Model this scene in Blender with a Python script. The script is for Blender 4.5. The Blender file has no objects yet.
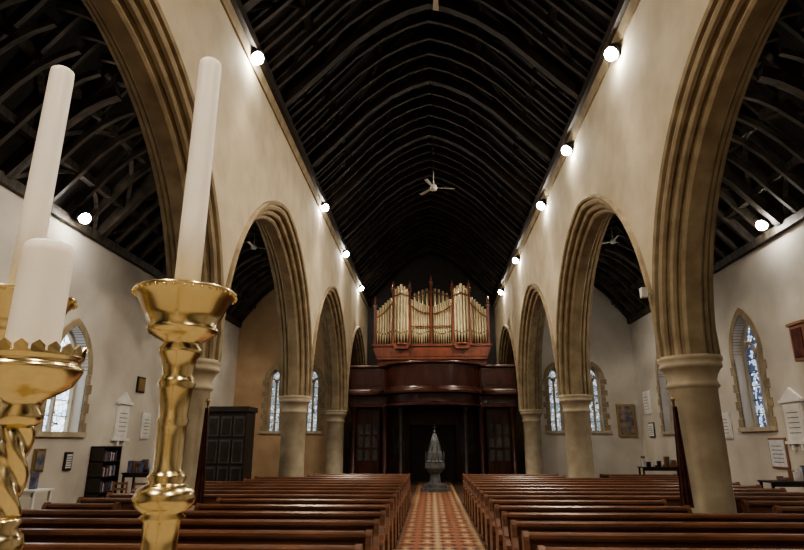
import bpy, math, random
from mathutils import Vector, Matrix
random.seed(4)
pi=math.pi
scene=bpy.context.scene
CAMX=-.11
# ---------------------------------------------------------------- materials
def new_mat(name):
    m=bpy.data.materials.new(name); m.use_nodes=True
    nt=m.node_tree; b=nt.nodes['Principled BSDF']
    return m,nt,b
def mat(name,c1,c2=None,scale=3.0,rough=.7,metal=0.0,bump=0.0,stretch=(1,1,1),emit=None,estr=0,spec=None,detail=5):
    m,nt,b=new_mat(name)
    c2=c2 or c1
    tc=nt.nodes.new('ShaderNodeTexCoord'); mp=nt.nodes.new('ShaderNodeMapping')
    mp.inputs['Scale'].default_value=stretch
    nz=nt.nodes.new('ShaderNodeTexNoise'); nz.inputs['Scale'].default_value=scale; nz.inputs['Detail'].default_value=detail
    cr=nt.nodes.new('ShaderNodeValToRGB')
    cr.color_ramp.elements[0].color=(*c1,1); cr.color_ramp.elements[1].color=(*c2,1)
    cr.color_ramp.elements[0].position=.35; cr.color_ramp.elements[1].position=.68
    nt.links.new(tc.outputs['Object'],mp.inputs['Vector']); nt.links.new(mp.outputs[0],nz.inputs['Vector'])
    nt.links.new(nz.outputs[0],cr.inputs[0]); nt.links.new(cr.outputs[0],b.inputs['Base Color'])
    b.inputs['Roughness'].default_value=rough; b.inputs['Metallic'].default_value=metal
    if spec is not None: b.inputs['Specular IOR Level'].default_value=spec
    if bump>0:
        bp=nt.nodes.new('ShaderNodeBump'); bp.inputs['Strength'].default_value=bump; bp.inputs['Distance'].default_value=.02
        nt.links.new(nz.outputs[0],bp.inputs['Height']); nt.links.new(bp.outputs[0],b.inputs['Normal'])
    if emit:
        b.inputs['Emission Color'].default_value=(*emit,1); b.inputs['Emission Strength'].default_value=estr
    return m
M={}
M['plaster']=mat('plaster_cream',(.42,.36,.265),(.53,.47,.36),1.2,.9,bump=.15)
M['plaster_aisle']=mat('plaster_white',(.43,.40,.35),(.54,.51,.46),.8,.9,bump=.15)
M['plaster_tan']=mat('plaster_tan',(.37,.25,.15),(.46,.33,.21),1.0,.9,bump=.15)
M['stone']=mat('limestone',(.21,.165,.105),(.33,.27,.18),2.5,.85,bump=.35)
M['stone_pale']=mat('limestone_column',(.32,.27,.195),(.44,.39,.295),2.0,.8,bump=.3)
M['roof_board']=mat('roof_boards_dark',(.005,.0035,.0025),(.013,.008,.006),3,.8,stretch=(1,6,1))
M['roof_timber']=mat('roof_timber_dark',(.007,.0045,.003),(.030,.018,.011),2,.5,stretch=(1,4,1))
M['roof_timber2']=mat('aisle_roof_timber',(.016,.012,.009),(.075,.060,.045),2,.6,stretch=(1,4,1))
M['pew']=mat('pew_oak',(.080,.033,.019),(.16,.068,.038),4,.27,stretch=(.4,3,3))
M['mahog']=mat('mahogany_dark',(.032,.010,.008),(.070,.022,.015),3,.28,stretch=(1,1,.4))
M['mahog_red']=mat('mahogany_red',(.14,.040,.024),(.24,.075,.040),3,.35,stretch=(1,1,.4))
M['darkwood']=mat('dark_wood',(.012,.009,.007),(.03,.02,.015),3,.5)
M['pipe']=mat('organ_pipe_gilt',(.56,.48,.31),(.74,.66,.47),3,.32,metal=.45)
M['brass']=mat('polished_brass',(.68,.56,.33),(.83,.72,.48),6,.22,metal=1.0)
M['wax']=mat('candle_wax',(.92,.90,.87),(.95,.94,.92),4,.45)
M['wax'].node_tree.nodes['Principled BSDF'].inputs['Subsurface Weight'].default_value=.15
M['wick']=mat('wick_black',(.02,.02,.02),rough=.9)
M['iron']=mat('black_iron',(.02,.02,.02),rough=.5,metal=.4)
M['white']=mat('white_paint',(.6,.6,.57),rough=.4)
M['marble']=mat('marble_tablet',(.60,.59,.57),(.72,.71,.69),3,.4)
M['slate']=mat('slate_dark',(.04,.04,.045),(.08,.08,.08),3,.5)
M['stonefloor']=mat('floor_boards',(.05,.028,.018),(.10,.055,.035),3,.4,stretch=(.5,3,1))
M['fontgrey']=mat('font_cover_pewter',(.09,.10,.11),(.19,.20,.21),5,.4,metal=.3)
M['cloth']=mat('banner_cloth',(.05,.012,.012),(.10,.03,.02),5,.9)
M['gold']=mat('picture_gilt',(.40,.29,.13),rough=.4,metal=.8)
M['paint']=mat('picture_canvas',(.05,.07,.12),(.30,.22,.15),4,.6)
M['paper']=mat('paper_white',(.6,.6,.58),(.42,.43,.5),9,.7)
M['boxwood']=mat('box_wood',(.20,.10,.06),rough=.5)
M['bulb']=mat('lamp_bulb',(1,1,1),emit=(1,.95,.84),estr=170)
M['books']=mat('book_covers',(.08,.02,.02),(.1,.18,.3),12,.6)
def glass_mat(name,tint1,tint2,strength,scale):
    m,nt,b=new_mat(name)
    tc=nt.nodes.new('ShaderNodeTexCoord')
    vo=nt.nodes.new('ShaderNodeTexVoronoi'); vo.inputs['Scale'].default_value=scale
    vd=nt.nodes.new('ShaderNodeTexVoronoi'); vd.feature='DISTANCE_TO_EDGE'; vd.inputs['Scale'].default_value=scale
    nt.links.new(tc.outputs['Object'],vo.inputs['Vector']); nt.links.new(tc.outputs['Object'],vd.inputs['Vector'])
    cr=nt.nodes.new('ShaderNodeValToRGB'); cr.color_ramp.interpolation='CONSTANT'
    e=cr.color_ramp.elements; e[0].color=(*tint1,1); e[1].color=(*tint2,1); e[1].position=.45
    x=e.new(.8); x.color=(.92,.96,1,1)
    sp=nt.nodes.new('ShaderNodeSeparateColor'); nt.links.new(vo.outputs['Color'],sp.inputs[0]); nt.links.new(sp.outputs[0],cr.inputs[0])
    mt=nt.nodes.new('ShaderNodeMath'); mt.operation='GREATER_THAN'; mt.inputs[1].default_value=.045
    nt.links.new(vd.outputs['Distance'],mt.inputs[0])
    ml=nt.nodes.new('ShaderNodeMath'); ml.operation='MULTIPLY'; ml.inputs[1].default_value=strength
    nt.links.new(mt.outputs[0],ml.inputs[0])
    nt.links.new(cr.outputs[0],b.inputs['Emission Color']); nt.links.new(ml.outputs[0],b.inputs['Emission Strength'])
    b.inputs['Base Color'].default_value=(.03,.03,.04,1); b.inputs['Roughness'].default_value=.2
    return m
M['glass']=glass_mat('leaded_glass',(.75,.88,1),(.50,.64,.85),2.8,6)
M['glass_end']=glass_mat('leaded_glass_dim',(.62,.70,.76),(.34,.42,.48),.9,6)
M['glass2']=glass_mat('stained_glass',(.04,.06,.12),(.42,.50,.68),1.4,8)
def tile_mat():
    m,nt,b=new_mat('encaustic_tiles')
    tc=nt.nodes.new('ShaderNodeTexCoord'); mp=nt.nodes.new('ShaderNodeMapping')
    mp.inputs['Rotation'].default_value=(0,0,pi/4)
    mp.inputs['Location'].default_value=(0,0,.03)
    nt.links.new(tc.outputs['Object'],mp.inputs['Vector'])
    c1=nt.nodes.new('ShaderNodeTexChecker'); c1.inputs['Scale'].default_value=3.3
    c1.inputs['Color1'].default_value=(.30,.11,.055,1); c1.inputs['Color2'].default_value=(.055,.03,.027,1)
    c2=nt.nodes.new('ShaderNodeTexChecker'); c2.inputs['Scale'].default_value=6.6
    c2.inputs['Color1'].default_value=(1,1,1,1); c2.inputs['Color2'].default_value=(0,0,0,1)
    c3=nt.nodes.new('ShaderNodeTexChecker'); c3.inputs['Scale'].default_value=1.65
    c3.inputs['Color1'].default_value=(.42,.31,.19,1); c3.inputs['Color2'].default_value=(.26,.11,.06,1)
    for c in (c1,c2,c3): nt.links.new(mp.outputs[0],c.inputs[0])
    mx=nt.nodes.new('ShaderNodeMix'); mx.data_type='RGBA'
    nt.links.new(c2.outputs[1],mx.inputs[0])
    nt.links.new(c1.outputs[0],mx.inputs[6]); nt.links.new(c3.outputs[0],mx.inputs[7])
    nt.links.new(mx.outputs[2],b.inputs['Base Color']); b.inputs['Roughness'].default_value=.35
    return m
M['tile']=tile_mat()

# ---------------------------------------------------------------- mesh builder
class MB:
    def __init__(s): s.v=[];s.f=[];s.m=[];s.sm=[];s.mats=[]
    def mi(s,k):
        if k not in s.mats: s.mats.append(k)
        return s.mats.index(k)
    def add(s,vs,fs,k,smooth=False):
        o=len(s.v); s.v+= [tuple(p) for p in vs]; i=s.mi(k)
        for f in fs: s.f.append(tuple(o+j for j in f)); s.m.append(i); s.sm.append(smooth)
    def hexa(s,p,k):
        s.add(p,[(0,3,2,1),(4,5,6,7),(0,1,5,4),(1,2,6,5),(2,3,7,6),(3,0,4,7)],k)
    def box(s,x0,x1,y0,y1,z0,z1,k):
        s.hexa([(x0,y0,z0),(x1,y0,z0),(x1,y1,z0),(x0,y1,z0),(x0,y0,z1),(x1,y0,z1),(x1,y1,z1),(x0,y1,z1)],k)
    def lathe(s,cx,cy,prof,k,n=32,smooth=True,twist=None,rot=0):
        vs=[];fs=[]
        for (r,z) in prof:
            for i in range(n):
                a=2*pi*i/n+rot; rr=r
                if twist and twist[0]<=z<=twist[1]: rr=r*(1+twist[2]*math.cos(twist[3]*a+twist[4]*z))
                vs.append((cx+rr*math.cos(a),cy+rr*math.sin(a),z))
        for j in range(len(prof)-1):
            for i in range(n):
                a=j*n+i;b=j*n+(i+1)%n
                fs.append((a,b,b+n,a+n))
        fs.append(tuple(reversed(range(n)))); fs.append(tuple((len(prof)-1)*n+i for i in range(n)))
        s.add(vs,fs,k,smooth)
    def beam(s,p,q,w,h,k,up=(0,0,1)):
        p=Vector(p);q=Vector(q);d=(q-p).normalized(); u=Vector(up)
        r=d.cross(u)
        if r.length<1e-4: r=d.cross(Vector((0,1,0)))
        r.normalize(); t=r.cross(d).normalized()
        r*=w/2;t*=h/2
        s.hexa([p-r-t,p+r-t,q+r-t,q-r-t,p-r+t,p+r+t,q+r+t,q-r+t],k)
    def tube(s,p,q,r,k,n=10,r2=None):
        p=Vector(p);q=Vector(q);d=(q-p).normalized(); r2=r if r2 is None else r2
        a=d.orthogonal().normalized(); b=d.cross(a)
        vs=[];
        for c,rr in ((p,r),(q,r2)):
            for i in range(n):
                t=2*pi*i/n; vs.append(c+a*rr*math.cos(t)+b*rr*math.sin(t))
        fs=[(i,(i+1)%n,(i+1)%n+n,i+n) for i in range(n)]+[tuple(reversed(range(n))),tuple(range(n,2*n))]
        s.add(vs,fs,k,True)
    def sphere(s,c,r,k,n=12,sc=(1,1,1)):
        vs=[];fs=[]
        for j in range(n+1):
            ph=-pi/2+pi*j/n
            for i in range(n*2):
                a=pi*i/n
                vs.append((c[0]+sc[0]*r*math.cos(ph)*math.cos(a),c[1]+sc[1]*r*math.cos(ph)*math.sin(a),c[2]+sc[2]*r*math.sin(ph)))
        m=n*2
        for j in range(n):
            for i in range(m): fs.append((j*m+i,j*m+(i+1)%m,(j+1)*m+(i+1)%m,(j+1)*m+i))
        s.add(vs,fs,k,True)
    def extr(s,poly,a0,a1,k,axis='x'):
        n=len(poly)
        if axis=='x': vs=[(a0,p[0],p[1]) for p in poly]+[(a1,p[0],p[1]) for p in poly]
        elif axis=='y': vs=[(p[0],a0,p[1]) for p in poly]+[(p[0],a1,p[1]) for p in poly]
        else: vs=[(p[0],p[1],a0) for p in poly]+[(p[0],p[1],a1) for p in poly]
        fs=[(i,(i+1)%n,(i+1)%n+n,i+n) for i in range(n)]+[tuple(reversed(range(n))),tuple(range(n,2*n))]
        s.add(vs,fs,k)
    def plan_sweep(s,path,prof,k,smooth=False):
        N=len(path);vs=[];fs=[]
        nr=[]
        for i in range(N):
            a=Vector(path[max(0,i-1)]);b=Vector(path[min(N-1,i+1)]);d=(b-a).normalized()
            nr.append(Vector((d.y,-d.x)))
        for i in range(N):
            for (o,z) in prof:
                vs.append((path[i][0]+nr[i].x*o,path[i][1]+nr[i].y*o,z))
        P=len(prof)
        for i in range(N-1):
            for j in range(P-1):
                fs.append((i*P+j,(i+1)*P+j,(i+1)*P+j+1,i*P+j+1))
        s.add(vs,fs,k,smooth)
    def arch_sweep(s,cen,spring,sb,e,prof,k,axis='y',t0=0.0,n=28,smooth=False):
        for side in (-1,1):
            vs=[];fs=[];P=len(prof)
            for i in range(n+1):
                for (o,t) in prof:
                    R=sb+e+o; ph=math.acos(e/R)*i/n
                    u=cen+side*(R*math.cos(ph)-e); z=spring+R*math.sin(ph)
                    vs.append((t0+t,u,z) if axis=='y' else (u,t0+t,z))
            for i in range(n):
                for j in range(P-1):
                    fs.append((i*P+j,(i+1)*P+j,(i+1)*P+j+1,i*P+j+1))
            s.add(vs,fs,k,smooth)
    def obj(s,name,loc=(0,0,0),fix=True):
        me=bpy.data.meshes.new(name); me.from_pydata(s.v,[],s.f)
        for k in s.mats: me.materials.append(M[k])
        me.polygons.foreach_set('material_index',s.m); me.polygons.foreach_set('use_smooth',s.sm)
        me.update()
        if fix:
            import bmesh
            bm=bmesh.new(); bm.from_mesh(me); bmesh.ops.recalc_face_normals(bm,faces=bm.faces); bm.to_mesh(me); bm.free()
        ob=bpy.data.objects.new(name,me); ob.location=loc; scene.collection.objects.link(ob); return ob

def arch_z(u,s_,e,spring):
    return spring+math.sqrt(max(0,(s_+e)**2-(abs(u)+e)**2))
def strip_wall(mb,axis,t0,t1,a0,a1,zb,ztop,ops,k):
    cuts={a0,a1}
    for (c,h,e,sp,sill) in ops:
        for i in range(33): 
            u=c-h*math.cos(pi*i/32)
            if a0<=u<=a1: cuts.add(round(u,5))
    for g in getattr(ztop,'cuts',[]): cuts.add(g)
    cuts=sorted(cuts)
    zt=ztop if callable(ztop) else (lambda a:ztop)
    def pt(a,t,z): return (t,a,z) if axis=='y' else (a,t,z)
    def piece(a,b,z0a,z0b,z1a,z1b):
        mb.hexa([pt(a,t0,z0a),pt(b,t0,z0b),pt(b,t1,z0b),pt(a,t1,z0a),pt(a,t0,z1a),pt(b,t0,z1b),pt(b,t1,z1b),pt(a,t1,z1a)],k)
    for a,b in zip(cuts[:-1],cuts[1:]):
        if b-a<1e-4: continue
        m=(a+b)/2; op=None
        for o in ops:
            if abs(m-o[0])<o[1]: op=o
        if op is None: piece(a,b,zb,zb,zt(a),zt(b))
        else:
            c,h,e,sp,sill=op
            piece(a,b,arch_z(a-c,h,e,sp),arch_z(b-c,h,e,sp),zt(a),zt(b))
            if sill is not None: piece(a,b,zb,zb,sill,sill)

# ---------------------------------------------------------------- dimensions
W=4.95; CY=[2.25-9.35,2.25,11.6,20.95,30.3,39.65]; SP=3.58; E=.57; SI=4.26
WT=11.3; L=10.5; AW=8.2
mb=MB(); mb.box(-11.2,11.2,-9.4,40.5,-.2,0,'stonefloor'); mb.obj('floor')
mb=MB(); mb.box(-.80,.92,3.4,33,0.0,.012,'tile'); mb.obj('floor_tiled_aisle')
mb=MB(); mb.box(-4.3,4.3,-9,2.6,0,.5,'stone_pale'); mb.box(-4.3,4.3,2.6,2.95,0,.34,'stone_pale'); mb.box(-4.3,4.3,2.95,3.3,0,.17,'stone_pale')
mb.obj('floor_chancel_step')
for side,nm in ((-1,'left'),(1,'right')):
    mb=MB()
    ops=[((a+b)/2,SI+.36,E,SP,None) for a,b in zip(CY[:-1],CY[1:])]
    t=side*W
    strip_wall(mb,'y',t-.5,t+.5,-9,40,SP,WT,ops,'plaster')
    mb.obj('wall_arcade_'+nm)
half=[(.50,-.49),(.50,-.57),(.45,-.60),(.39,-.57),(.38,-.49),(.32,-.51),(.26,-.48),(.24,-.42),(.27,-.38),(.24,-.34),(.18,-.355),(.13,-.32),(.11,-.26),(.14,-.22),(.10,-.18),(.04,-.19),(0,-.14)]
prof=half+[(o,-t) for o,t in reversed(half)]
for side in (-1,1):
    for a,b in zip(CY[:-1],CY[1:]):
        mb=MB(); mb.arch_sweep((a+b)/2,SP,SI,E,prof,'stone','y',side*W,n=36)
        mb.obj('arcade_arch',fix=False)
cp=[(.62,0),(.62,.22),(.58,.30),(.60,.36),(.54,.42),(.50,.50),(.435,.56),(.425,1.6),(.42,2.98),(.45,3.01),(.48,3.05),(.45,3.09),(.43,3.16),(.46,3.26),(.52,3.36),(.56,3.39),(.56,3.45),(.53,3.47),(.58,3.52),(.58,3.60)]
for side in (-1,1):
    for y in CY:
        mb=MB(); mb.lathe(side*W,y,cp,'stone_pale',n=48)
        mb.obj('nave_column')
leftwins=[(16.4,.85,.6,4.0,2.3),(25.5,.85,.6,4.0,2.3),(6.5,.85,.6,4.0,2.3)]
rightwins=[(20.0,.80,.75,4.85,2.5),(27.0,.80,.75,4.85,2.5),(11.5,.80,.75,4.85,2.5),(3.,.80,.75,4.85,2.5)]
wn=[0]
def window(axis,cen,half_,e,spring,sill,tin,tout,gl):
    wn[0]+=1
    mb=MB(); d=1 if tout>tin else -1
    tg=tin+d*.42
    def pt(a,t,z): return (t,a,z) if axis=='y' else (a,t,z)
    pts=[]
    n=14
    pts.append((cen-half_,sill)); 
    for i in range(n+1):
        ph=math.acos(e/(half_+e))*i/n; pts.append((cen-((half_+e)*math.cos(ph)-e),spring+(half_+e)*math.sin(ph)))
    for i in range(n,-1,-1):
        ph=math.acos(e/(half_+e))*i/n; pts.append((cen+((half_+e)*math.cos(ph)-e),spring+(half_+e)*math.sin(ph)))
    pts.append((cen+half_,sill))
    mb.add([pt(a,tg,z) for a,z in pts],[tuple(range(len(pts)))],gl)
    def bx(a0,a1,z0,z1,t0,t1,k):
        x=[pt(a0,t0,z0),pt(a1,t1,z1)]
        mb.box(min(x[0][0],x[1][0]),max(x[0][0],x[1][0]),min(x[0][1],x[1][1]),max(x[0][1],x[1][1]),z0,z1,k)
    bx(cen-.05,cen+.05,sill,spring+half_*.25,tg-d*.1,tg+d*.02,'stone_pale')
    for q in (-.5,.5):
        mb.arch_sweep(cen+q*half_,spring-.1,half_*.5-.09,e*.4,[(0,-.02*d),(0,-.1*d),(.08,-.1*d),(.08,.02*d)],'stone_pale',axis,tg,n=10)
    for zz in [sill+.45*i for i in range(1,8)]:
        if zz<spring: bx(cen-half_,cen+half_,zz-.012,zz+.012,tg-d*.03,tg+d*.0,'iron')
    mb.arch_sweep(cen,spring,half_,e,[(.02,.02*d),(-.08,.02*d),(-.08,-.1*d),(.02,-.14*d)],'stone_pale',axis,tg,n=16)
    for sg in (-1,1):
        a=cen+sg*half_; bx(min(a,a-sg*.08),max(a,a-sg*.08),sill,spring,tg-d*.12,tg+d*.02,'stone_pale')
    pr=[(.0,.45*d),(0,-.0*d),(.0,-.03*d),(.22,-.03*d),(.24,.0)]
    mb.arch_sweep(cen,spring,half_,e,pr,'stone',axis,tin,n=20)
    nq=int((spring-sill)/.32)
    for sg in (-1,1):
        for i in range(nq+1):
            z0=sill+(spring-sill)*i/(nq+1); z1=sill+(spring-sill)*(i+1)/(nq+1)-.015
            w=.20 if i%2 else .32
            a=cen+sg*half_; b=a+sg*w
            bx(min(a,b),max(a,b),z0,z1,tin-d*.03,tin+d*.02,'stone')
    bx(cen-half_-.3,cen+half_+.3,sill-.14,sill,tin-d*.1,tin+d*.05,'stone_pale')
    mb.obj('window_%d'%wn[0],fix=False)
mb=MB(); strip_wall(mb,'y',-L,-L-.7,-9,31.5,0,AW,leftwins,'plaster_aisle'); mb.obj('wall_left')
mb=MB(); strip_wall(mb,'y',L,L+.7,-9,31.5,0,AW,rightwins,'plaster_aisle'); mb.obj('wall_right')
for w in leftwins: window('y',w[0],w[1],w[2],w[3],w[4],-L,-L-.7,'glass')
for w in rightwins: window('y',w[0],w[1],w[2],w[3],w[4],L,L+.7,'glass2')
XR=7.9; ZR=11.7; ZI=9.4
def gz(x):
    x=abs(x)
    if x>XR: return ZR+(AW-ZR)*(x-XR)/(L-XR)
    return ZR+(ZI-ZR)*(XR-x)/(XR-5.5)
for side,nm,k in ((-1,'left','plaster_tan'),(1,'right','plaster_aisle')):
    ops=[(side*8.35,.33,.4,5.2,2.6),(side*6.35,.33,.4,5.2,2.6)]
    a0,a1=sorted((side*5.45,side*L))
    gz.cuts=[side*XR]
    mb=MB(); strip_wall(mb,'x',30.85,31.4,a0,a1,0,gz,ops,k); mb.obj('wall_aisle_end_'+nm)
    for w in ops: window('x',w[0],w[1],w[2],w[3],w[4],30.85,31.4,'glass_end')
    mb=MB(); x0,x1=sorted((side*7.2,side*7.5)); mb.box(x0,x1,31.4,40,0,10,'plaster'); mb.obj('wall_side_chamber_'+nm)
def gw(x):
    x=abs(x); return 12.5+(18.6-12.5)*(1-x/5.5) if x<5.5 else 10
gw.cuts=[-5.5,0,5.5]
mb=MB(); strip_wall(mb,'x',40,40.5,-5.5,5.5,0,gw,[],'darkwood'); mb.box(-7.5,-5.5,40,40.5,0,10,'plaster'); mb.box(5.5,7.5,40,40.5,0,10,'plaster'); mb.obj('wall_back')  # middle of the end wall simply toned dark brown, sides plaster
mb=MB(); mb.box(-L,L,-9.4,-9,0,8.2,'plaster'); strip_wall(mb,'x',-9.4,-9,-5.5,5.5,8.2,gw,[],'plaster'); mb.obj('wall_chancel')
for side in (-1,1):
    mb=MB(); x=side*4.45
    mb.extr([(x+side*.15,WT-.05),(x-side*.22,WT-.05),(x-side*.26,WT+.12),(x-side*.12,WT+.30),(x+side*.15,WT+.34)],-9,40,'roof_timber','y')
    mb.extr([(x+side*.02,WT-.30),(x-side*.05,WT-.30),(x-side*.10,WT-.05),(x+side*.02,WT-.05)],-9,40,'stone','y')
    mb.obj('trim_nave_cornice')
    mb=MB(); x=side*L
    mb.box(min(x-side*.16,x+side*.02),max(x-side*.16,x+side*.02),-9,30.7,AW-.16,AW+.1,'roof_timber2'); mb.obj('trim_aisle_wallplate')
# ---------------------------------------------------------------- roofs
def roof(nameb,xl,zl,xr,zr,xc,zc_,y0,y1,tk,step,main):
    mb=MB()
    for (xa,za) in ((xl,zl),(xr,zr)):
        mb.hexa([(xa,y0,za),(xc,y0,zc_),(xc,y1,zc_),(xa,y1,za),(xa,y0,za+.15),(xc,y0,zc_+.15),(xc,y1,zc_+.15),(xa,y1,za+.15)],'roof_board')
    mb.obj('ceiling_'+nameb)
    mb=MB()
    n=int((y1-y0)/step)
    for i in range(n+1):
        y=y0+i*step+.2
        if y>y1-.1: break
        big=(main and i%5==0)
        w=.24 if big else .12; h=.30 if big else .16
        jy=random.uniform(-.03,.03)
        for (xa,za) in ((xl,zl),(xr,zr)):
            sx=xa-xc; H=zc_-za
            mb.beam((xa,y,za-.05),(xc,y,zc_-.08),w*.9,h,tk,(0,0,1))
            path=[(.985,.0),(.90,.035),(.78,.14),(.64,.27),(.48,.42),(.30,.545),(.14,.62),(0,.66)]
            pts=[(xc+sx*u,y+jy,za+H*v) for u,v in path]
            for p,q in zip(pts[:-1],pts[1:]): mb.beam(p,q,w,h,tk,(0,0,1))
    for f in (.33,.66,1.0):
        for (xa,za) in ((xl,zl),(xr,zr)):
            x=xa+(xc-xa)*f; z=za+(zc_-za)*f-.12
            mb.beam((x,y0,z),(x,y1,z),.2,.22,tk)
    bay=step*5
    nb=int((y1-y0)/bay)
    for i in range(nb):
        for (xa,za) in ((xl,zl),(xr,zr)):
            for f0,f1 in ((.03,.33),(.36,.66)):
                for dr in (0,1):
                    prev=None
                    for s_ in range(6):
                        t=s_/5; yy=y0+.2+bay*(i+ (t*.5 if dr==0 else 1-t*.5)); f=f0+(f1-f0)*math.sin(t*pi/2)
                        p=(xa+(xc-xa)*f,yy,za+(zc_-za)*f-.16)
                        if prev: mb.beam(prev,p,.12,.10,tk)
                        prev=p
    mb.obj('roof_timbers_'+nameb)
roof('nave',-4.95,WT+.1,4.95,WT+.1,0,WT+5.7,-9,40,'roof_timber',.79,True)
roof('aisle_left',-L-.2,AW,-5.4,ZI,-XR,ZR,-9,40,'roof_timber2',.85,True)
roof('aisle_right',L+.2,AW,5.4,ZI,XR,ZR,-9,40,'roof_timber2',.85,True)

# ---------------------------------------------------------------- lamps
def lamp(x,y,z,tx,ty,tz,power,ang=125,wall=1,bulb=.16,col=(1,.85,.66)):
    d=(Vector((tx,ty,tz))-Vector((x,y,z))).normalized()
    mb=MB(); c=Vector((x,y,z))
    mb.tube(c-d*.28,c-d*.06,.10,'iron',14,r2=.19)
    mb.tube(c-d*.06,c+d*.02,.19,'iron',14,r2=.19)
    mb.sphere(c+d*.06,bulb,'bulb',10)
    mb.beam(c-d*.2,(x+wall*.3,y,z+.02),.05,.05,'iron')
    ob=mb.obj('wall_or_fill_floodlight')
    ld=bpy.data.lights.new('beam','SPOT'); ld.energy=power; ld.spot_size=math.radians(ang); ld.spot_blend=.6; ld.shadow_soft_size=.15; ld.color=col
    lo=bpy.data.objects.new('beam',ld); lo.location=c+d*.3; lo.rotation_euler=d.to_track_quat('-Z','Y').to_euler()
    scene.collection.objects.link(lo); lo.parent=ob
PN=1030
for y in (4.0,-3.0,12.05,21.5,27.5,34.2):  # first two are unseen lamps, added as fill for candles and chancel end
    lamp(-4.3,y,11.15,3.2,y-.5,3.0,PN*(1.9 if y<0 else 1),wall=-1)
for y in (4.5,-3.0,11.9,16.6,21.0,28.0,34.4):  # first two again out of view, added to brighten the foreground
    lamp(4.3,y,10.85,-3.2,y-.5,3.0,PN*(2.0 if y<0 else .85),wall=1)
lamp(-10.0,15.1,8.25,-5,14.5,2,460,wall=-1)
lamp(10.05,17.0,8.4,5,16.5,2,460,wall=1)
for y in (3,12.6,25.2):  # added fill lamps, hidden behind the arcade, to brighten the aisle walls
    lamp(-5.75,y,8.7,-10.5,y+.5,2.5,400,wall=1,col=(1,.88,.74))
    lamp(5.75,y,8.7,10.5,y+.5,2.5,400,wall=-1,col=(1,.90,.79))

# ---------------------------------------------------------------- pews
cache={}
def pew(x0,x1,y):
    Ln=round(x1-x0,3)
    if Ln not in cache:
        mb=MB()
        endp=[(.0,0),(.02,.40),(.0,.47),(.03,.56),(.14,.62),(.26,.66),(.34,.78),(.38,.93),(.43,.985),(.50,.985),(.54,.93),(.53,.8),(.50,.5),(.56,0)]
        mb.extr(endp,0,.07,'pew'); mb.extr(endp,Ln-.07,Ln,'pew')
        mb.box(.07,Ln-.07,.02,.44,.42,.46,'pew')
        mb.box(.07,Ln-.07,.07,.10,.05,.42,'pew')
        mb.hexa([(.07,.42,.46),(Ln-.07,.42,.46),(Ln-.07,.45,.46),(.07,.45,.46),(.07,.47,.90),(Ln-.07,.47,.90),(Ln-.07,.50,.90),(.07,.50,.90)],'pew')
        mb.box(.07,Ln-.07,.45,.48,.05,.46,'pew')
        mb.extr([(.42,.88),(.40,.91),(.405,.945),(.43,.965),(.53,.965),(.555,.94),(.555,.90),(.52,.88)],.06,Ln-.06,'pew')
        mb.box(.07,Ln-.07,.435,.455,.52,.58,'pew')
        n=max(2,int(Ln/.9))
        for i in range(1,n):
            x=Ln*i/n; mb.hexa([(x-.04,.415,.5),(x+.04,.415,.5),(x+.04,.45,.5),(x-.04,.45,.5),(x-.04,.455,.89),(x+.04,.455,.89),(x+.04,.49,.89),(x-.04,.49,.89)],'pew')
            mb.box(x-.03,x+.03,.1,.42,.0,.42,'pew')
        mb.box(.07,Ln-.07,.52,.68,.72,.745,'pew')
        ob=mb.obj('church_pew'); cache[Ln]=ob.data
    else:
        ob=bpy.data.objects.new('church_pew',cache[Ln]); scene.collection.objects.link(ob)
    ob.location=(x0,y,0.0)
for i in range(15):
    y=6.1+1.05*i
    near=any(abs(y+.3-c)<1.0 for c in CY)
    lo=-7.0 if y<16.8 else -5.7
    if near:
        pew(-4.25,-.84,y)
        if lo<-6: pew(lo,-5.65,y)
        pew(.97,4.25,y); pew(5.65,8.2,y)
    else:
        pew(lo,-.84,y); pew(.97,8.2,y)

# ---------------------------------------------------------------- gallery
path=[(-4.4,31.0),(-3.4,31.0),(-2.5,31.0)]
for i in range(33):
    a=pi-pi*i/32; path.append((2.42*math.cos(a),30.95-1.9*math.sin(a)))
path+=[(2.5,31.0),(3.4,31.0),(4.4,31.0)]
def seg(pr,sm=True):
    mb.plan_sweep(path,pr,'mahog',smooth=sm)
mb=MB()
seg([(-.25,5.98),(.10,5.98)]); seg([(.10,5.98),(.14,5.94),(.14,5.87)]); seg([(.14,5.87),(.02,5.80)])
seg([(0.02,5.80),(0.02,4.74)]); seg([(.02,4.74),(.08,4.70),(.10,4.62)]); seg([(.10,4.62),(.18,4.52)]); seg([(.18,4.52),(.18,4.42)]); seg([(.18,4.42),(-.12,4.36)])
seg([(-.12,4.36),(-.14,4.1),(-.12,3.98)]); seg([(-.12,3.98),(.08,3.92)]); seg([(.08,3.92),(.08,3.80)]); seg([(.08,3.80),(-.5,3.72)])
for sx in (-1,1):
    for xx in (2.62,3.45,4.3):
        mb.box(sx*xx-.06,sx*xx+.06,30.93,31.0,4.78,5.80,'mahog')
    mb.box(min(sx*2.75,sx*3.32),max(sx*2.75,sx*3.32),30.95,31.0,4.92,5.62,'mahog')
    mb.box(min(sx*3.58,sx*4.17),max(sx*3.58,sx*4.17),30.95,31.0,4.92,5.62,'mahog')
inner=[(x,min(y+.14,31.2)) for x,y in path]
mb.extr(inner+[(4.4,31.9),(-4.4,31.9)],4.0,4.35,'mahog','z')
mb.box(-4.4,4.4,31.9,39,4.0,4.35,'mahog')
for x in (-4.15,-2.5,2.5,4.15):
    mb.lathe(x,31.2,[(.2,0),(.2,.3),(.14,.35),(.13,3.3),(.18,3.5),(.22,3.75),(.22,4.0)],'mahog',20)
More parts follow.
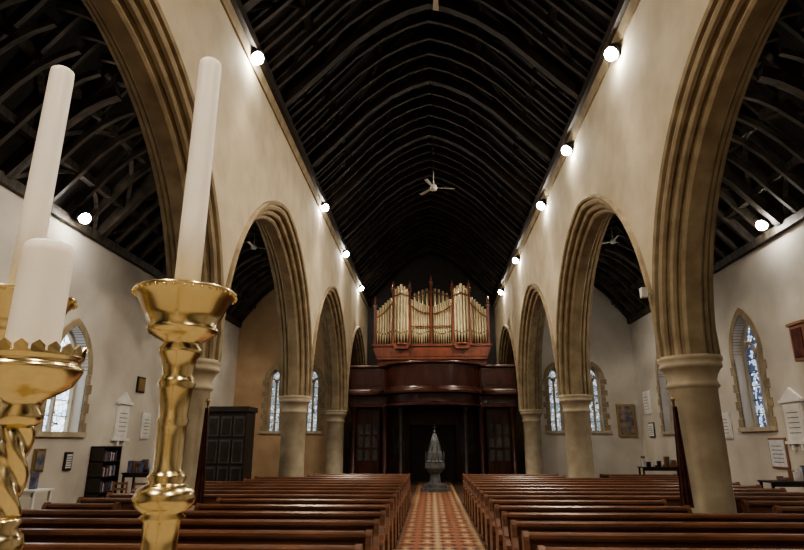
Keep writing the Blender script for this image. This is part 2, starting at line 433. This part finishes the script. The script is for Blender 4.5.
for x in (-1.6,1.6):
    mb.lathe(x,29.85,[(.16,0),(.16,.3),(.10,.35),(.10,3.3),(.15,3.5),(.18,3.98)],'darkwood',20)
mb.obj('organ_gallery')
mb=MB()
mb.box(-4.4,-1.3,33.5,33.7,0,3.98,'mahog'); mb.box(1.3,4.4,33.5,33.7,0,3.98,'mahog'); mb.box(-1.3,1.3,33.5,33.7,3.0,3.98,'mahog')
for sx in (-1,1):
    for xx in (1.35,2.4,3.4,4.3):
        mb.box(sx*xx-.07,sx*xx+.07,33.4,33.5,0,3.98,'mahog')
    for z in (0.1,1.3,2.9,3.8): mb.box(min(sx*1.3,sx*4.35),max(sx*1.3,sx*4.35),33.42,33.5,z-.06,z+.06,'mahog')
    for xx in (1.9,2.9,3.85): mb.box(sx*xx-.35,sx*xx+.35,33.44,33.5,1.45,2.75,'slate')
mb.obj('wall_gallery_screen')
mb=MB()
for sx in (-1,1):
    a,b=sorted((sx*.01,sx*1.28)); mb.box(a,b,33.55,33.65,0,2.98,'darkwood')
    for z0,z1 in ((.2,1.1),(1.3,2.1),(2.25,2.85)):
        for c in (.33,.95): mb.box(sx*c-.24,sx*c+.24,33.51,33.55,z0,z1,'darkwood')
    mb.sphere((sx*.1,33.47,1.1),.045,'brass',8)
mb.obj('door_1')
for sx in (-1,1):
    mb=MB()
    a,b=sorted((sx*2.85,sx*4.0))
    mb.box(a,b,31.45,31.55,0,1.1,'mahog'); mb.box(a,b,31.45,31.55,3.0,3.9,'mahog')
    for x in (a,a+.38,b-.38,b): mb.box(x-.05,x+.05,31.42,31.58,0,3.9,'mahog')
    for z in (1.1,1.75,2.4,3.0): mb.box(a,b,31.44,31.56,z-.03,z+.03,'mahog')
    mb.box(a,b,31.49,31.51,1.1,3.0,'slate')
    mb.obj('glazed_lobby_screen')

# ---------------------------------------------------------------- organ
mb=MB(); OY=32.0
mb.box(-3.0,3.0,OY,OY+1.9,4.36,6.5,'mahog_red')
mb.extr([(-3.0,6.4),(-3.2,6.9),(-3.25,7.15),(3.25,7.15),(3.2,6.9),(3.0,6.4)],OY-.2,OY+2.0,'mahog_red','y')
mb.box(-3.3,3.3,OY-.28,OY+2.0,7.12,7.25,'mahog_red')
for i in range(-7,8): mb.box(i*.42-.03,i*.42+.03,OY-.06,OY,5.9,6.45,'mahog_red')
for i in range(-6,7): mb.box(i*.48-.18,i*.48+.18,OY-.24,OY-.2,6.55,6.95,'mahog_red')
mb.box(-3.1,3.1,OY+.9,OY+1.9,7.2,9.2,'darkwood')
def pipe(x,y,z0,z1,r,foot=.55):
    mb.lathe(x,y,[(.02,z0),(r,z0+foot),(r,z0+foot+.02),(r,z1-.03),(r*1.06,z1-.02),(r*1.06,z1)],'pipe',12)
    mb.box(x-r*.45,x+r*.45,y-r-.012,y-r*.7,z0+foot+.03,z0+foot+.12,'darkwood')
def post(x,zt,w=.06,yy=OY-.12):
    mb.box(x-w,x+w,yy-w,yy+w,7.2,zt,'mahog_red')
    mb.box(x-w*1.7,x+w*1.7,yy-w*1.7,yy+w*1.7,zt-.05,zt+.06,'mahog_red')
    mb.lathe(x,yy,[(.05,zt+.06),(.10,zt+.16),(.04,zt+.24),(.07,zt+.32),(.01,zt+.6)],'mahog_red',8)
tw=lambda t:10.35+.28*(1-2*abs(t-.5))
secs=[(-3.1,-2.2,6,lambda t:9.15+.85*t),(-2.08,-1.26,5,tw),(-1.14,-.08,8,lambda t:9.85-.45*t),(.08,1.14,8,lambda t:9.4+.45*t),(1.26,2.08,5,tw),(2.2,3.1,6,lambda t:10.0-.85*t)]
for (a,b,n,fn) in secs:
    r=(b-a)/n/2*.90
    for i in range(n):
        t=(i+.5)/n; x=a+(b-a)*t
        yb=OY+.05
        if n==5: yb=OY-.10-.22*math.sin(pi*t)
        pipe(x,yb,7.25,fn(t),r,.5+.35*(abs(t-.5)))
    m=10
    for i in range(m):
        t0=i/m;t1=(i+1)/m
        za=fn(t0)-.42-.12*math.sin(pi*t0);zb=fn(t1)-.42-.12*math.sin(pi*t1)
        yy=OY-.12 if n!=5 else OY-.42
        mb.beam((a+(b-a)*t0,yy,za),(a+(b-a)*t1,yy,zb),.06,.07,'mahog_red')
        if n==5: mb.beam((a+(b-a)*t0,yy+.2,za+.48),(a+(b-a)*t1,yy+.2,zb+.48),.09,.09,'mahog_red')
for x,zt in ((-3.16,9.4),(-2.14,10.3),(-1.2,10.3),(0,10.65),(1.2,10.3),(2.14,10.3),(3.16,9.4)): post(x,zt)
for x in (-1.67,1.67):
    mb.extr([(x-.5,7.25),(x-.35,6.95),(x+.35,6.95),(x+.5,7.25)],OY-.45,OY,'mahog_red','y')
    mb.lathe(x,OY-.1,[(.45,7.15),(.47,7.28),(.3,7.3)],'mahog_red',16)
mb.box(-1.2,1.2,OY-.16,OY-.10,8.22,8.28,'mahog_red')
for i in range(9):
    t=i/8; x=-.9+1.8*t; z=10.25+.3*math.sin(pi*t)
    mb.lathe(x,OY+.3,[(.06,8.5),(.06,z)],'pipe',8)
mb.beam((-1.1,OY+.2,10.0),(0,OY+.2,10.35),.07,.07,'mahog_red'); mb.beam((1.1,OY+.2,10.0),(0,OY+.2,10.35),.07,.07,'mahog_red')
mb.obj('pipe_organ')

# ---------------------------------------------------------------- font
mb=MB(); fx,fy=.05,26.6
mb.lathe(fx,fy,[(.68,0),(.68,.15),(.52,.15),(.52,.3),(.26,.36),(.22,.72),(.38,.86),(.46,.95),(.46,1.15),(.41,1.17)],'fontgrey',8,False,rot=pi/8)
mb.lathe(fx,fy,[(.43,1.15),(.45,1.22),(.37,1.28),(.33,1.62),(.29,1.66),(.20,1.95),(.09,2.3),(.03,2.45)],'fontgrey',8,False,rot=pi/8)
for i in range(8):
    a=pi/8+i*pi/4
    mb.tube((fx+.42*math.cos(a),fy+.42*math.sin(a),1.2),(fx+.42*math.cos(a),fy+.42*math.sin(a),1.65),.03,'fontgrey',6,r2=.01)
    mb.tube((fx+.31*math.cos(a),fy+.31*math.sin(a),1.65),(fx+.05*math.cos(a),fy+.05*math.sin(a),2.4),.025,'fontgrey',6)
mb.sphere((fx,fy,2.48),.06,'fontgrey',8); mb.box(fx-.015,fx+.015,fy-.015,fy+.015,2.5,2.78,'fontgrey'); mb.box(fx-.07,fx+.07,fy-.015,fy+.015,2.65,2.68,'fontgrey')
mb.obj('font_with_spire_cover')

# ---------------------------------------------------------------- fans
def fan(x,y,z,rot,top):
    mb=MB()
    mb.tube((x,y,z+.6),(x,y,top),.012,'iron',8)
    mb.tube((x,y,z+.05),(x,y,z+.62),.018,'white',8)
    mb.lathe(x,y,[(.03,z-.1),(.11,z-.08),(.13,z),(.10,z+.08),(.04,z+.14)],'white',16)
    for i in range(3):
        a=rot+2*pi*i/3; d=Vector((math.cos(a),math.sin(a),0)); n=Vector((-d.y,d.x,0))
        c=Vector((x,y,z)); p=c+d*.12;q=c+d*.74
        w0=n*.035;w1=n*.06; t=Vector((0,0,.015))
        mb.hexa([p-w0-t,p+w0+t*.2,q+w1+t*.4,q-w1-t,p-w0-t*.4,p+w0+t,q+w1+t*1.1,q-w1-t*.3],'white')
    mb.obj('ceiling_fan')
fan(.1,18.4,10.45,.15,WT+5.6); fan(.1,9.0,10.35,1.57,WT+5.6)
for sx in (-1,1):
    fan(sx*XR,24.2,10.4,.5,ZR-.1)

# ---------------------------------------------------------------- candlesticks
def crest(mb,cx,cy,r,z,h,n,k='brass'):
    for i in range(n):
        a0=2*pi*(i-.42)/n; a1=2*pi*(i+.42)/n; am=2*pi*i/n
        def P(a,rr,zz): return (cx+rr*math.cos(a),cy+rr*math.sin(a),zz)
        vs=[P(a0,r,z),P(a1,r,z),P(a1,r+.001,z+h*.55),P(am,r+.002,z+h),P(a0,r+.001,z+h*.55)]
        vs+=[P(a0,r-.004,z),P(a1,r-.004,z),P(a1,r-.003,z+h*.55),P(am,r-.002,z+h),P(a0,r-.003,z+h*.55)]
        mb.add(vs,[(0,1,2,3,4),(9,8,7,6,5),(0,5,6,1),(1,6,7,2),(2,7,8,3),(3,8,9,4),(4,9,5,0)],k)
def tall_candlestick(x,y,zd,ztop):
    mb=MB(); o=zd-2.40
    pr=[(.19,.5),(.19,.53),(.17,.55),(.13,.58),(.10,.66),(.05,.74),(.045,.80),(.07,.84),(.045,.88),(.036,.95),(.036,1.2),(.06,1.24),(.06,1.27),(.036,1.31),(.034,1.5),(.038,1.66),(.052,1.69),(.042,1.72),(.043,1.80),(.046,1.845),(.058,1.853),(.048,1.862),
        (.066,1.873),(.075,1.885),(.077,1.898),(.070,1.915),(.052,1.925),(.043,1.93),(.050,1.942),(.044,1.95),(.037,1.96),(.037,2.06),(.042,2.075),(.037,2.085),(.039,2.11),(.043,2.15),(.050,2.165),(.044,2.175),(.040,2.185),(.046,2.225),(.056,2.240),(.058,2.25),(.048,2.262),(.050,2.27),(.082,2.285),(.095,2.297),(.096,2.303),(.088,2.31),(.104,2.34),(.120,2.375),(.132,2.39),(.138,2.396),(.138,2.403),(.132,2.405),(.110,2.395),(.045,2.38),(.045,2.41),(.036,2.412)]
    pr=[(r*.93,z+o if z>.6 else z) for r,z in pr]
    mb.lathe(x,y,pr,'brass',48)
    n=36
    for i in range(n):
        a=2*pi*i/n; mb.sphere((x+.1275*math.cos(a),y+.1275*math.sin(a),zd-.008),.0045,'brass',4)
    cw=[(.033,zd-.01),(.033,zd+.2),(.0315,ztop-.02),(.030,ztop-.006),(.023,ztop),(.010,ztop-.004)]
    mb.lathe(x,y,cw,'wax',32)
    mb.tube((x,y,ztop-.006),(x+.002,y,ztop+.012),.0015,'wick',6)
    mb.obj('brass_candlestick')
tall_candlestick(CAMX-.638,1.45,2.378,3.088)
tall_candlestick(CAMX-1.050,1.40,2.36,3.038)
x,y=CAMX-.604,.85
mb=MB()
pr=[(.15,.5),(.15,.53),(.12,.56),(.07,.62),(.035,.70),(.03,.78),(.045,.82),(.03,.86),(.02,.9)]
mb.lathe(x,y,pr,'brass',40)
mb.lathe(x,y,[(.019,.9+i*.006) for i in range(152)],'brass',36,twist=(.9,1.82,.22,3,115))
mb.lathe(x,y,[(.019,1.80),(.026,1.82),(.020,1.835),(.030,1.85),(.033,1.862),(.030,1.875),(.021,1.885),(.027,1.893),(.019,1.90)],'brass',36)
mb.lathe(x,y,[(.0195,1.90+i*.003) for i in range(42)],'brass',36,twist=(1.89,2.03,.22,3,115))
o=-.014
mb.lathe(x,y,[(r,z+o) for r,z in [(.019,2.035),(.029,2.045),(.031,2.055),(.024,2.065),(.027,2.075),(.046,2.085),(.062,2.096),(.070,2.110),(.074,2.118),(.074,2.124),(.069,2.126),(.069,2.134),(.073,2.137),(.073,2.142),(.067,2.142),(.065,2.12),(.03,2.115)]],'brass',48)
crest(mb,x,y,.0735,2.126,.016,22)
mb.lathe(x,y,[(.036,2.105),(.037,2.12),(.0365,2.20),(.0362,2.272),(.0365,2.287),(.0345,2.301),(.030,2.305),(.020,2.293),(.010,2.290)],'wax',40)
mb.tube((x,y,2.290),(x+.003,y,2.303),.0016,'wick',6)
mb.obj('brass_candlestick_crowned')

# ---------------------------------------------------------------- furniture and wall fittings
mb=MB()
x0,x1,y0,y1=-7.5,-5.85,18.4,19.3
mb.box(x0,x1,y0,y1,0,2.95,'darkwood'); mb.box(x0-.06,x1+.06,y0-.08,y1+.03,2.95,3.1,'darkwood'); mb.box(x0-.04,x1+.04,y0-.05,y1,0,.2,'darkwood')
for i in range(4):
    a=x0+.06+i*.40
    for z0,z1 in ((.35,1.3),(1.4,2.1),(2.2,2.8)):
        mb.box(a,a+.34,y0-.03,y0,z0,z1,'slate'); mb.box(a+.05,a+.29,y0-.045,y0-.03,z0+.06,z1-.06,'darkwood')
mb.obj('panelled_cupboard')
def table(name,x,y,w,d,h,k,items=0):
    mb=MB(); mb.box(x-w/2,x+w/2,y-d/2,y+d/2,h-.04,h,k)
    for sx in (-1,1):
        for sy in (-1,1): mb.box(x+sx*(w/2-.06)-.03,x+sx*(w/2-.06)+.03,y+sy*(d/2-.06)-.03,y+sy*(d/2-.06)+.03,0,h-.04,k)
    mb.box(x-w/2+.05,x+w/2-.05,y-d/2+.03,y-d/2+.05,h-.14,h-.04,k)
    for i in range(items):
        a=x-w/2+.12+(w-.24)*random.random(); b=y-d/2+.12+(d-.24)*random.random(); hh=random.uniform(.05,.4)
        mb.box(a-.07,a+.07,b-.05,b+.05,h,h+hh,random.choice(['books','paper','boxwood','paper','darkwood']))
    mb.obj(name)
table('bookstall_table',-8.9,19.2,1.9,.8,1.1,'darkwood',24)
table('white_side_table',-9.4,13.4,1.3,.7,1.0,'white',3)
table('reading_desk',9.7,17.4,1.3,.7,1.0,'darkwood',10)
table('leaflet_table',8.9,24.5,1.6,.6,1.1,'darkwood',14)
mb=MB()
mb.box(-10.45,-10.05,18.0,18.04,0,1.9,'darkwood'); mb.box(-10.45,-10.05,19.0,19.04,0,1.9,'darkwood'); mb.box(-10.48,-10.44,18.0,19.04,0,1.9,'darkwood')
for z in (.1,.55,1.0,1.45,1.88):
    mb.box(-10.45,-10.05,18.0,19.04,z-.015,z+.015,'darkwood')
    if z<1.8:
        yy=18.06
        while yy<18.95:
            w_=random.uniform(.03,.06); mb.box(-10.4,-10.15,yy,yy+w_,z+.015,z+random.uniform(.22,.34),random.choice(['books','paper','cloth'])); yy+=w_+.004
mb.obj('bookcase')
for cx,cy in ((-8.2,16.6),(-8.9,16.8),(8.9,19.5)):
    mb=MB()
    mb.box(cx-.22,cx+.22,cy-.22,cy+.22,.43,.47,'boxwood')
    for sx in (-1,1):
        mb.box(cx+sx*.19-.02,cx+sx*.19+.02,cy-.22,cy-.18,0,.43,'boxwood'); mb.box(cx+sx*.19-.02,cx+sx*.19+.02,cy+.18,cy+.22,0,.95,'boxwood')
    for z in (.6,.75,.9): mb.box(cx-.19,cx+.19,cy+.19,cy+.21,z-.03,z+.03,'boxwood')
    mb.obj('wooden_chair')
def tablet(name,side,y,z,w,h,k='marble',frame=None,ped=False):
    mb=MB(); x=side*(L-.004); d=-side
    def bx(y0,y1,z0,z1,t,k): a,b=sorted((x,x+d*t)); mb.box(a,b,y0,y1,z0,z1,k)
    bx(y-w/2,y+w/2,z-h/2,z+h/2,.05,frame or k)
    bx(y-w/2+.06,y+w/2-.06,z-h/2+.06,z+h/2-.06,.07,k)
    if ped:
        bx(y-w/2-.08,y+w/2+.08,z+h/2,z+h/2+.08,.12,k); bx(y-w/2-.08,y+w/2+.08,z-h/2-.08,z-h/2,.12,k)
        a,b=sorted((x,x+d*.08))
        mb.extr([(y-w/2-.05,z+h/2+.08),(y+w/2+.05,z+h/2+.08),(y,z+h/2+.42)],a,b,k)
        bx(y-w*.3,y-w*.2,z-h/2-.25,z-h/2-.08,.1,k);bx(y+w*.2,y+w*.3,z-h/2-.25,z-h/2-.08,.1,k)
    if k in('marble','paper'):
        for i in range(5): bx(y-w*.3,y+w*.3,z-h*.3+i*h*.13,z-h*.3+i*h*.13+.02,.075,'slate')
    mb.obj(name)
tablet('memorial_tablet',-1,19.6,2.7,.8,1.1,'marble',ped=True)
tablet('memorial_tablet',-1,21.3,2.6,.6,.9,'marble')
tablet('brass_plaque',-1,20.6,4.0,.55,.55,'gold','darkwood')
tablet('framed_picture',-1,15.6,1.55,.45,.6,'paint','gold')
tablet('framed_notice',-1,16.9,1.5,.35,.5,'paper','darkwood')
tablet('memorial_tablet',1,17.9,2.6,.9,1.1,'marble',ped=True)
tablet('memorial_tablet',1,22.0,2.6,.7,.9,'marble')
tablet('memorial_tablet',1,23.6,3.6,.6,.9,'marble')
tablet('memorial_tablet',1,29.5,3.9,.9,1.1,'marble')
tablet('memorial_tablet',1,29.3,2.6,.7,.7,'marble','slate')
tablet('notice_board',1,19.0,1.7,.9,.9,'paper','boxwood')
mb=MB(); mb.box(9.35,10.25,30.76,30.845,2.3,3.9,'gold'); mb.box(9.45,10.15,30.74,30.77,2.4,3.8,'paint'); mb.obj('framed_painting')
mb=MB(); mb.box(10.2,10.5,16.3,16.95,4.2,5.2,'boxwood'); mb.box(10.15,10.5,16.25,17.0,5.2,5.28,'boxwood'); mb.box(10.17,10.2,16.4,16.85,4.3,5.1,'cloth'); mb.obj('wall_cabinet')
mb=MB(); x=4.2
mb.box(x-.06,x+.06,11.45,11.58,4.80,5.0,'white'); mb.beam((x,11.52,4.9),(4.6,11.6,4.9),.04,.04,'white'); mb.obj('column_loudspeaker')
for sx,yy in ((-1,11.6),(1,11.6)):
    mb=MB(); x=sx*4.40
    mb.tube((x,yy-.35,0),(x,yy-.35,2.75),.02,'darkwood',8)
    n=8
    for i in range(n):
        a=x-.11+.22*i/n;b=x-.11+.22*(i+1)/n
        ya=yy-.38+.03*math.sin(i*2.1);yb=yy-.38+.03*math.sin((i+1)*2.1)
        mb.hexa([(a,ya,.9),(b,yb,.9),(b,yb+.01,.9),(a,ya+.01,.9),(x+(a-x)*.3,ya,2.65),(x+(b-x)*.3,yb,2.65),(x+(b-x)*.3,yb+.01,2.65),(x+(a-x)*.3,ya+.01,2.65)],'cloth')
    mb.sphere((x,yy-.35,2.78),.04,'gold',8); mb.obj('furled_banner')
mb=MB(); mb.box(-10.42,-10.36,13.2,14.3,1.2,3.4,'cloth'); mb.tube((-10.39,13.1,3.42),(-10.39,14.4,3.42),.03,'darkwood'); mb.obj('hanging_wall_banner')

# ---------------------------------------------------------------- world + camera
w=bpy.data.worlds.new('World'); scene.world=w; w.use_nodes=True
w.node_tree.nodes['Background'].inputs[0].default_value=(.05,.06,.08,1); w.node_tree.nodes['Background'].inputs[1].default_value=.5
cd=bpy.data.cameras.new('camera'); cam=bpy.data.objects.new('camera',cd); scene.collection.objects.link(cam)
cd.sensor_width=36; cd.lens=36*580/804; cd.clip_start=.05; cd.clip_end=200
cam.location=(CAMX,0,2.0); cam.rotation_euler=(math.radians(90+16.15),0,math.radians(2.75))
scene.camera=cam
scene.view_settings.look='AgX - Medium High Contrast'
